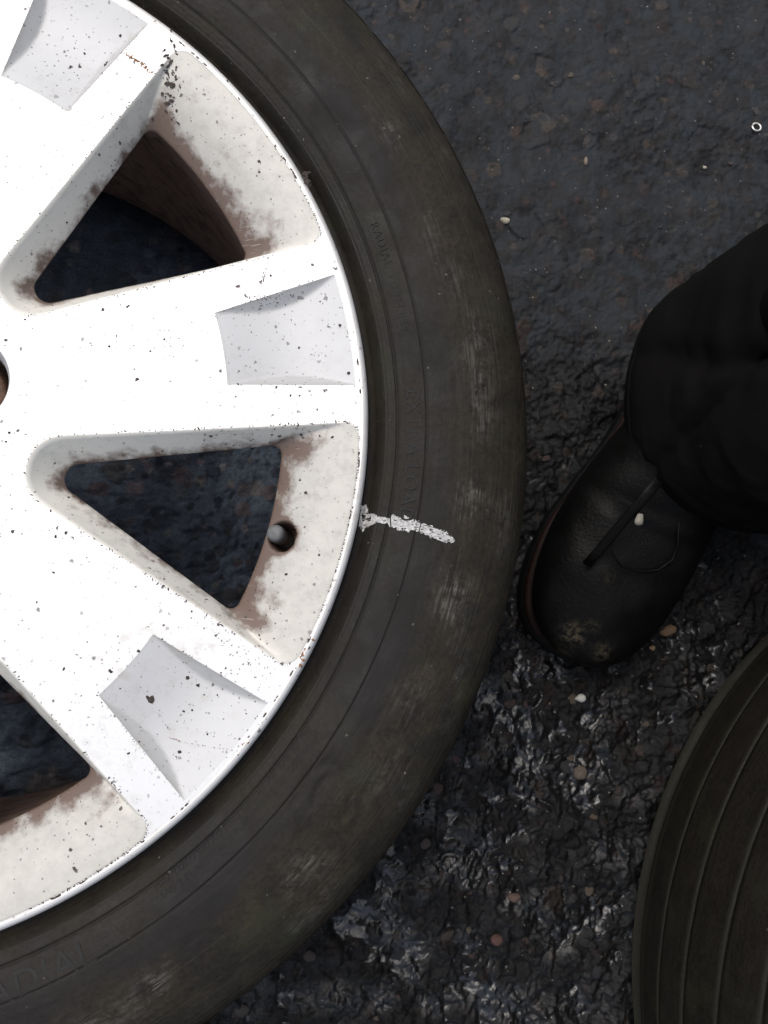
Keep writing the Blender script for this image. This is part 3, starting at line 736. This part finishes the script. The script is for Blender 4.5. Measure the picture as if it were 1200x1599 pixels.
for k in range(7):                                   # little fringes of dirt along the window edges
    for (p, sg) in [(p, sg) for p in hw[::1] for sg in (1, -1)]:
        if vn(p[0], k * 7.7 + sg, .02, 78) < -.15 + random.uniform(-.35, .35): continue
        q = pol(p[0], sg * (p[1] + random.uniform(-.0005, .0035)), 0, PH + P7 * k + P7 / 2)
        n_ = Vector((q[0], q[1], 0)).normalized(); D.append((q[0], q[1], ZR, random.uniform(.00012, .0004), random.uniform(1, 3), random.uniform(0, 3)))
    for p in recess_edge(40):
        if random.random() < .55: continue
        q = pol(p[0] + random.uniform(-.003, .002), p[1] * (1 + random.uniform(-.005, .03)), 0, PH + P7 * k); z = recz(q[0], q[1])
        if z is not None: D.append((q[0], q[1], z, random.uniform(.0001, .0003), random.uniform(1, 2.5), random.uniform(0, 3)))
def streak(pts, n, w, s, L):
    for _ in range(n):
        i = random.randrange(len(pts) - 1); f = random.random()
        px = pts[i][0] * (1 - f) + pts[i + 1][0] * f + random.gauss(0, w); py = pts[i][1] * (1 - f) + pts[i + 1][1] * f + random.gauss(0, w)
        x, y = at(px, py, ZR); z = recz(x, y)
        if z is not None: L.append((x, y, z, s * random.uniform(.4, 1.2), random.uniform(1, 2.4), random.uniform(0, 3)))
streak([(195, 82), (207, 92), (220, 98), (235, 113)], 70, 1.6, .0004, Dr)
streak([(232, 1105), (247, 1120), (262, 1142)], 26, .9, .00022, D)
streak([(262, 1155), (290, 1163), (365, 1172)], 40, .6, .00018, Dr)
streak([(388, 1157), (384, 1163)], 14, 2.2, .0005, Dr)
streak([(480, 1000), (470, 1020), (463, 1042)], 60, 3.0, .0007, Dr)
streak([(478, 1005), (466, 1035)], 30, 3.0, .0006, D)
streak([(483, 290), (476, 268)], 36, 2.5, .0006, D); streak([(345, 125), (354, 132)], 14, 2.5, .0005, D)
streak([(150, 545), (130, 530), (165, 518)], 40, 14, .00022, D); streak([(270, 545), (250, 520)], 40, 14, .0003, D)
streak([(412, 425), (408, 445)], 14, 1., .0003, D); streak([(420, 400), (412, 440)], 40, .8, .00022, D)
streak([(345, 995), (420, 1060), (300, 960)], 60, 10, .00022, D)
streak([(380, 470), (460, 462)], 60, 6, .0003, D); streak([(335, 490), (345, 494), (420, 470)], 30, 4, .00022, D)
for _ in range(90):                                   # dirt line round the lip
    a = random.uniform(-1.7, 1.7)
    if vn(a, 3., .12, 79) < 0: continue
    D.append((S * .9845 * math.cos(a), S * .9845 * math.sin(a), ZR + .0001, random.uniform(.0002, .0006), 2.5, a + PI / 2))
crumbs(D, 'grit', MAT['dirt'], wheel); crumbs(Dr, 'rust_flecks', MAT['rust'], wheel)
# dark crumbs thrown on the window slope
Dp = []
Rw, _, _ = pocket_rings(); 
def slope_spot(px, py, s, kwin):
    ang = PH + P7 * kwin + P7 / 2; W = loft_world(Rw, ang); x, y = at(px, py, ZR - .006); d = (W[:, 0] - x) ** 2 + (W[:, 1] - y) ** 2; i = int(np.argmin(d)); Dp.append((x, y, float(W[i, 2]) + .0002, s * .00029, random.uniform(1, 2), random.uniform(0, 3)))
for _ in range(90): slope_spot(268 + random.gauss(0, 7), 132 + random.gauss(0, 24), random.uniform(.4, 1.2) + 2.4 * random.random() ** 3, -1)
for px, py, s in [(264, 135, 5), (270, 137, 5), (268, 158, 4), (262, 160, 4), (270, 107, 3.5), (185, 207, 2.5), (157, 246, 2), (100, 340, 2.2), (130, 309, 1.5), (235, 175, 2)]: slope_spot(px, py, s, -1)
for px, py, s in [(452, 664, 3), (466, 668, 2), (470, 677, 2.4), (425, 678, 2.5), (519, 685, 2), (498, 867, 2), (447, 897, 2), (476, 823, 1.4), (470, 770, 1.4), (330, 682, 3), (352, 690, 2.2), (250, 700, 2)]: slope_spot(px, py, s, 0)
for _ in range(50): slope_spot(random.uniform(300, 500), 660 + random.uniform(0, 32), random.uniform(.5, 1.5), 0)
crumbs(Dp, 'grit_in_windows', MAT['dirt'], wheel)

# ------------------------------------------------------------------ second tyre, lower right
C2 = (.8105, -.2950); R2 = .335
t2 = empty('tyre', (C2[0], C2[1], 0)); tag(t2, 'worn black tyre without a rim lying flat in shadow, its grooved tread facing the wheel', 'tyre')
def lathe2(name, prof, n, mat, parent, attrs):
    o = lathe(name, prof, n, mat, parent, attrs, center=(0, 0), rscale=1., z0=0.); return o
grooves = [.027, .065, .102, .143, .182]
cas = [(.215, .03), (.235, .012), (.27, .003), (.30, .004), (.318, .012), (.3265, .02)]
z_ = .02
for g in grooves: cas += [(.3298, g - .0013), (.3298, g + .0013)]
cas += [(.3265, .205), (.32, .218), (.30, .228), (.27, .231), (.245, .222), (.225, .205), (.215, .19), (.222, .185), (.262, .2), (.29, .17), (.305, .12), (.29, .06), (.262, .025), (.222, .045), (.215, .03)]
zz = np.zeros(len(cas)); 
lathe2('casing', cas, 220, MAT['rubber2'], t2, dict(zone=zz, scuff=zz, moss=[1. if abs(p[0] - .3298) < 1e-6 else .1 for p in cas]))
edges_ = [.010] + grooves + [.222]
for i in range(len(edges_) - 1):
    a = edges_[i] + (.0009 if i else 0); b = edges_[i + 1] - (.0009 if i < len(edges_) - 2 else 0)
    crown = lambda z: R2 - 14. * max(0, abs(z - .116) - .02) ** 2 * .09 - (.012 * ((abs(z - .116) - .085) / .025) ** 2 if abs(z - .116) > .085 else 0)
    zs = np.linspace(a, b, 14); pr = [(.3292, a)] + [(crown(a) - .0012, a)] + [(crown(z), z) for z in np.linspace(a + .0008, b - .0008, 12)] + [(crown(b) - .0012, b)] + [(.3292, b)]
    mo = [.8, .9, .7] + [.12] * 10 + [.7, .9, .8]
    lathe2('tread_rib', pr, 420, MAT['rubber2'], t2, dict(zone=np.zeros(16), scuff=np.zeros(16), moss=mo))
    
# ------------------------------------------------------------------ person: black boot and bloused trousers
person = empty('person', (.47, .04, 0)); PO = Vector((.47, .04, 0))
tag(person, 'person in black work trousers with dirty black leather boot pointing toward the wheel', 'person')
def plink(name, me, mat, parent=person, smooth=True):
    o = link(name, me, mat, parent, smooth); return o
def ring_loft(name, rings, mat, parent, cap=(True, True), attrs=None, sub=0):
    n = len(rings[0]); V = [tuple(Vector(p) - PO) for r in rings for p in r]
    F = [tuple(f) for f in grid_faces(len(rings), n, True)]
    if cap[0]: F.append(tuple(range(n)))
    if cap[1]: F.append(tuple((len(rings) - 1) * n + k for k in range(n))[::-1])
    me = bpy.data.meshes.new(name); me.from_pydata(V, [], [tuple(int(i) for i in f) for f in F]); me.update()
    bm = bmesh.new(); bm.from_mesh(me); bmesh.ops.recalc_face_normals(bm, faces=bm.faces); bm.to_mesh(me); bm.free()
    for k_, v_ in (attrs or {}).items():
        at_ = me.attributes.new(k_, 'FLOAT', 'POINT'); at_.data.foreach_set('value', np.asarray(v_, np.float32))
    o = plink(name, me, mat, parent)
    if sub:
        md = o.modifiers.new('sub', 'SUBSURF'); md.levels = sub; md.render_levels = sub
    return o
def smooth_interp(t, xs, ys):
    xs = np.asarray(xs, float); ys = np.asarray(ys, float); m = np.gradient(ys, xs)
    i = np.clip(np.searchsorted(xs, t) - 1, 0, len(xs) - 2); h = xs[i + 1] - xs[i]; u = (t - xs[i]) / h
    return (2 * u ** 3 - 3 * u ** 2 + 1) * ys[i] + (u ** 3 - 2 * u ** 2 + u) * h * m[i] + (-2 * u ** 3 + 3 * u ** 2) * ys[i + 1] + (u ** 3 - u ** 2) * h * m[i + 1]
def make_boot(toe, dirn, side=1, detail=True):
    T = Vector((toe[0], toe[1], 0)); d = Vector((dirn[0], dirn[1], 0)).normalized(); e = Vector((d.y, -d.x, 0))   # d towards heel, e to the right in the photo
    sp_s = [0, .006, .02, .045, .08, .12, .155, .19, .215, .225, .228]
    sp_z = [.026, .029, .033, .037, .042, .050, .064, .090, .130, .175, .215]
    hw_ = [.010, .026, .040, .049, .0525, .050, .0455, .043, .043, .045, .046]
    hh_ = [.008, .016, .024, .030, .033, .037, .043, .048, .046, .042, .042]
    idx = np.arange(len(sp_s)); n = 56; tt = np.linspace(0, len(sp_s) - 1, 90); rings = []; sc = []
    cs = smooth_interp(tt, idx, sp_s); cz = smooth_interp(tt, idx, sp_z); a = smooth_interp(tt, idx, hw_); b = smooth_interp(tt, idx, hh_)
    ds = np.gradient(cs); dz = np.gradient(cz)
    for i in range(len(tt)):
        tg = np.array([ds[i], dz[i]]); tg /= np.linalg.norm(tg); nx = np.array([-tg[1], tg[0]])
        rg = []
        for k in range(n):
            q = 2 * PI * k / n; c, s_ = math.cos(q), math.sin(q); pw = .86
            c = math.copysign(abs(c) ** pw, c); s_ = math.copysign(abs(s_) ** pw, s_)
            up = b[i] * s_; lat = a[i] * c
            # wrinkles over the instep and a seam round the toe cap
            wr = 0
            if s_ > -.2:
                wr -= .0022 * math.exp(-((cs[i] - .100 - .010 * abs(c)) / .0035) ** 2) * (s_ + .2)
                wr -= .0016 * math.exp(-((cs[i] - .118 - .006 * c) / .004) ** 2) * (s_ + .2)
                wr -= .0009 * math.exp(-((cs[i] - .066 - .03 * abs(c) ** 2) / .0012) ** 2)
                wr += .0014 * float(vn(cs[i], c * .06, .022, 400))
            up += wr
            s_pos = cs[i] + nx[0] * up; z = max(.017, cz[i] + nx[1] * up)
            P = T + d * s_pos + e * (lat + side * (-.004) * math.sin(PI * min(1, cs[i] / .2))) + Vector((0, 0, z)); rg.append(P)
            sc.append(0)
        rings.append(rg)
    ALL = np.array([tuple(p) for r in rings for p in r]); scf = np.zeros(len(ALL))
    if detail:
        for (px, py, z, rad, amt) in [(897, 988, .06, .0060, .95), (907, 1003, .055, .0030, .8), (935, 1018, .045, .006, .5), (925, 975, .062, .0035, .6), (880, 1020, .04, .005, .3), (950, 905, .07, .008, .12)]:
            x, y = at(px, py, z); scf += amt * np.exp(-((ALL[:, 0] - x) ** 2 + (ALL[:, 1] - y) ** 2) / rad ** 2) * (ALL[:, 2] > .03)
    boot = ring_loft('boot', rings, MAT['leather'], person, attrs=dict(scuff=np.clip(scf, 0, 1)))
    # sole outline
    def outline(g, z):
        o = []
        ss = [0, .006, .02, .045, .08, .12, .16, .20, .225, .25, .264, .27]; ww = [.006, .026, .041, .050, .053, .047, .040, .038, .039, .034, .02, .004]
        u = np.linspace(0, len(ss) - 1, 60); s1 = smooth_interp(u, np.arange(12), ss); w1 = np.maximum(.003, smooth_interp(u, np.arange(12), ww))
        for s0, w0 in zip(s1, w1): o.append(T + d * (s0 * 1.0 - g * (1 - s0 / .145)) + e * (w0 + g) + Vector((0, 0, z)))
        for s0, w0 in zip(s1[::-1], w1[::-1]): o.append(T + d * (s0 - g * (1 - s0 / .145)) - e * (w0 + g) + Vector((0, 0, z)))
        return o
    ring_loft('sole', [outline(.001, -.001), outline(.003, .002), outline(.003, .014), outline(.002, .0165)], MAT['sole'], boot)
    ring_loft('welt', [outline(.000, .0167), outline(.0022, .0175), outline(.0022, .0205), outline(.000, .0215)], MAT['welt'], boot)
    return boot
TOE = (.415, -.090); HD_ = (.40, .917)
boot = make_boot(TOE, HD_, 1)
def local(p): return tuple(Vector(p) - PO)
# tongue flap edge, strap and laces over the instep
def on(px, py, z): x, y = at(px, py, z); return Vector((x, y, z))
U_ = [on(955, 845, .088), on(958, 866, .084), on(972, 884, .080), on(1000, 893, .078), on(1030, 890, .078), on(1052, 874, .080), on(1060, 850, .082), on(1062, 815, .09)]
plink('throat_seam', tube_mesh('seam', [local(p - Vector((0, 0, .0012))) for p in U_], .0008, 8), MAT['leather'], boot)
St = [on(917, 882, .076), on(935, 862, .084), on(955, 838, .093), on(980, 808, .103), on(1005, 780, .112), on(1030, 750, .118)]
plink('strap', tube_mesh('strap', [local(p - Vector((0, 0, .001))) for p in St], [(.0034, .0009)] * 6, 14), MAT['leather'], boot)

# trousers: loose leg bunched over the boot, rising to the knee, hips; second leg outside the picture
def trouser_rings(levels, n=120, amp=1., seed=500):
    rings = []
    zs = np.array([l[0] for l in levels]); I = np.arange(len(levels)); u = np.linspace(0, len(levels) - 1, 26 * (len(levels) - 1) // 2 + 1)
    cols = [smooth_interp(u, I, [l[c] for l in levels]) for c in range(5)]
    for i in range(len(u)):
        z, cx, cy, ax, ay = [c[i] for c in cols]; rg = []
        for k in range(n):
            q = 2 * PI * k / n; c, s_ = math.cos(q), math.sin(q); c = math.copysign(abs(c) ** .84, c); s_ = math.copysign(abs(s_) ** .84, s_)
            hemk = min(1, max(0, (z - .075) / .05)); fold = .006 * hemk * float(vn(q * .8, z * 5, .55, seed)) + .0016 * hemk * float(fbm(q * 1.4 + z * 9, z * 34, .5, seed + 7, 3)) - .0075 * hemk * sum(math.exp(-(((q - q0 - k0 * (z - .1) + PI) % (2 * PI) - PI) / .055) ** 2) for q0, k0 in ((3.0, 3.5), (3.75, -5.), (4.5, 4.), (2.3, -3.), (1.6, 3.)))
            f = 1 + amp * fold / max(ax, ay) * 1.0
            rg.append(Vector((cx + ax * c * f, cy + ay * s_ * f, z + amp * .006 * float(vn(q, z, .6, seed + 2)))))
        rings.append(rg)
    return rings
LEG = [(.075, .517, .092, .060, .055), (.070, .517, .092, .080, .070), (.082, .523, .095, .093, .088), (.100, .525, .098, .096, .095), (.125, .528, .101, .091, .096), (.16, .532, .104, .087, .096), (.20, .54, .11, .082, .092), (.26, .55, .115, .077, .085), (.36, .565, .118, .078, .082), (.48, .575, .10, .082, .086), (.60, .60, .15, .088, .092), (.74, .64, .23, .098, .10), (.88, .69, .32, .11, .12)]
LEG2 = [(.075, .84, .25, .058, .06), (.068, .84, .25, .08, .08), (.098, .84, .26, .085, .088), (.16, .84, .27, .078, .085), (.26, .84, .27, .075, .08), (.36, .84, .25, .078, .082), (.48, .84, .23, .082, .086), (.60, .84, .29, .088, .092), (.74, .835, .37, .098, .10), (.88, .83, .44, .11, .12)]
tr = ring_loft('trouser_leg', trouser_rings(LEG), MAT['cloth'], person, cap=(False, False))
rg_ = trouser_rings(LEG); hm_ = []
for rr_ in rg_[16:32]:
    c_ = sum(rr_, Vector()) / len(rr_); k_ = 1.014 + (0 if 0 < len(hm_) < 15 else -.012)
    hm_.append([Vector((c_.x + (p.x - c_.x) * k_, c_.y + (p.y - c_.y) * k_, p.z)) for p in rr_])
ring_loft('hem', hm_, MAT['cloth'], tr, cap=(False, False))
ring_loft('trouser_leg', trouser_rings(LEG2, seed=540), MAT['cloth'], person, cap=(False, False))
make_boot((.80, .08), (.25, .97), 1, detail=False)
def skinned(name, pts, edges, rad, mat, root=0, sub=2):
    me = bpy.data.meshes.new(name); me.from_pydata([tuple(Vector(p) - PO) for p in pts], edges, []); me.update()
    o = bpy.data.objects.new(name, me); COL.objects.link(o); o.parent = person
    md = o.modifiers.new('skin', 'SKIN'); 
    if not me.skin_vertices: me.attributes  # layer comes with the modifier
    if not me.skin_vertices:
        bpy.context.view_layer.objects.active = o
    bm = bmesh.new(); bm.from_mesh(me); lay = bm.verts.layers.skin.verify()
    for v, r in zip(bm.verts, rad): v[lay].radius = r if hasattr(r, '__len__') else (r, r); v[lay].use_root = (v.index == root)
    bm.to_mesh(me); bm.free()
    sb = o.modifiers.new('sub', 'SUBSURF'); sb.levels = sub; sb.render_levels = sub
    me.materials.append(mat); 
    return o
# bent forward, hands on the knees: hips, belly, chest, neck, head
hipc = (.765, .40, .95)
pts = [hipc, (.74, .34, 1.06), (.69, .22, 1.20), (.655, .13, 1.31), (.64, .07, 1.38), (.62, .01, 1.45), (.60, -.04, 1.52),
       (.70, .35, .90), (.60, .13, .50), (.55, .11, .12), (.83, .45, .90), (.84, .24, .50), (.84, .26, .12),
       (.52, .21, 1.30), (.47, .24, 1.02), (.52, .14, .78), (.535, .075, .66), (.78, .06, 1.30), (.90, .12, 1.03), (.90, .14, .78), (.87, .16, .66)]
ed = [(0, 1), (1, 2), (2, 3), (3, 4), (4, 5), (5, 6), (0, 7), (7, 8), (8, 9), (0, 10), (10, 11), (11, 12), (3, 13), (13, 14), (14, 15), (15, 16), (3, 17), (17, 18), (18, 19), (19, 20)]
rd = [.13, .12, .14, .13, .055, .085, .075, .070, .040, .032, .070, .040, .032, .06, .042, .030, .026, .06, .042, .030, .026]
b0 = len(pts)
for wi, (wx, wy, wz) in ((16, pts[16]), (20, pts[20])):
    for k in range(5):
        lat = (k - 2) * .019; L = [.055, .07, .078, .072, .058][k]
        o_ = len(pts); pts += [(wx + lat, wy - .028, wz - .045), (wx + lat * 1.15, wy - .034, wz - .045 - L * .55), (wx + lat * 1.15, wy - .026, wz - .045 - L)]
        ed += [(wi, o_), (o_, o_ + 1), (o_ + 1, o_ + 2)]; rd += [.0095, .0088, .0075]
skinned('body', pts, ed, rd, MAT['skin'])
jp = [hipc, (.74, .34, 1.06), (.69, .22, 1.20), (.655, .13, 1.31), (.643, .085, 1.37), (.52, .21, 1.30), (.47, .24, 1.02), (.52, .14, .78), (.53, .10, .71), (.78, .06, 1.30), (.90, .12, 1.03), (.90, .14, .78), (.88, .155, .71)]
skinned('jacket', jp, [(0, 1), (1, 2), (2, 3), (3, 4), (3, 5), (5, 6), (6, 7), (7, 8), (3, 9), (9, 10), (10, 11), (11, 12)], [(.19, .16), .165, .18, .165, .08, .085, .062, .052, .046, .085, .062, .052, .046], MAT['cloth'])
skinned('trouser_seat', [(.765, .395, .99), (.762, .39, .93), (.705, .345, .86), (.66, .27, .76), (.832, .44, .86), (.835, .385, .76)], [(0, 1), (1, 2), (2, 3), (1, 4), (4, 5)], [(.165, .14), (.165, .14), .118, .103, .118, .103], MAT['cloth'])
hr = bmesh.new(); bmesh.ops.create_uvsphere(hr, u_segments=32, v_segments=20, radius=1)
hm = bpy.data.meshes.new('hair')
for v in hr.verts: v.co = Vector((v.co.x * .102, v.co.y * .11, v.co.z * .115)) * (1 + .05 * math.sin(9 * v.co.x + 7 * v.co.z)) + Vector((.617, .015, 1.512)) - PO
hr.to_mesh(hm); hr.free(); plink('hair', hm, MAT['hair'])

# loose things
def pebble(px, py, s, c, label, z=None, sc=(1, .8, .7), rot=0., nm='pebble', seed=1, embed=.25):
    me = stone_mesh(seed, .8); me.materials.append(mat_stone('pebble_' + str(seed), c, .5)); me.shade_smooth()
    zz = z if z is not None else 0.
    x, y = at(px, py, zz)
    if z is None: zz = gz(x, y); x, y = at(px, py, zz)
    o = bpy.data.objects.new(nm, me); COL.objects.link(o); o.scale = (s * sc[0], s * sc[1], s * sc[2]); o.rotation_euler = (0, 0, rot)
    o.location = (x, y, zz + s * sc[2] * (.5 - embed)); tag(o, label, 'pebble'); return o
pebble(906, 1090, .0050, (.50, .49, .46), 'small white pebble on the wet asphalt below the boot toe', seed=11, rot=.2, sc=(1, .7, .7))
pebble(997, 812, .0045, (.30, .28, .23), 'cream and orange pebble lying on the instep of the black boot', z=.107, seed=12, sc=(.8, 1.1, .6), rot=-.3, embed=.1)
pebble(905, 1206, .0063, (.11, .085, .065), 'rounded brown pebble in the wet asphalt midway between the two tyres', seed=13, sc=(1, 1, .8))
pebble(1043, 985, .0068, (.14, .085, .045), 'orange brown stone right beside the boot toe', seed=14, sc=(1.1, .7, .6), rot=.5)
pebble(1019, 1012, .0028, (.22, .15, .09), 'tiny tan chip just below the orange brown stone at the boot', seed=15)
pebble(789, 345, .0042, (.38, .35, .27), 'pale cream crumb on the asphalt near the upper shoulder of the wheel tyre', seed=16)
pebble(915, 252, .0030, (.22, .17, .13), 'narrow light tan chip above the trouser leg left of the steel ring', seed=17, sc=(.6, 1.3, .7))
pebble(1100, 262, .0022, (.34, .31, .25), 'tiny pale chip beside a dark pit below the steel ring', seed=18)
pebble(803, 1400, .0052, (.12, .075, .06), 'reddish brown pebble on the asphalt near the bottom between the tyres', seed=19)
pebble(777, 1467, .0055, (.09, .045, .038), 'dull red pebble in the wet asphalt lowest of the red ones', seed=20)
# small steel ring
x, y = at(1185, 195, .002); zc = gz(x, y) + .0016
pts = [(x + .0036 * math.cos(a), y + .0036 * math.sin(a), zc) for a in np.linspace(.35, 2 * PI + .05 - .0, 40)]
me = tube_mesh('ring', [tuple(Vector(p) - Vector((x, y, zc))) for p in pts], .00075, 10)
ro = link('steel_ring', me, MAT['steel']); ro.location = (x, y, zc); ro.rotation_euler = (.1, .08, 2.6); tag(ro, 'tiny bright split steel ring lying on the asphalt at the upper right', 'ring')
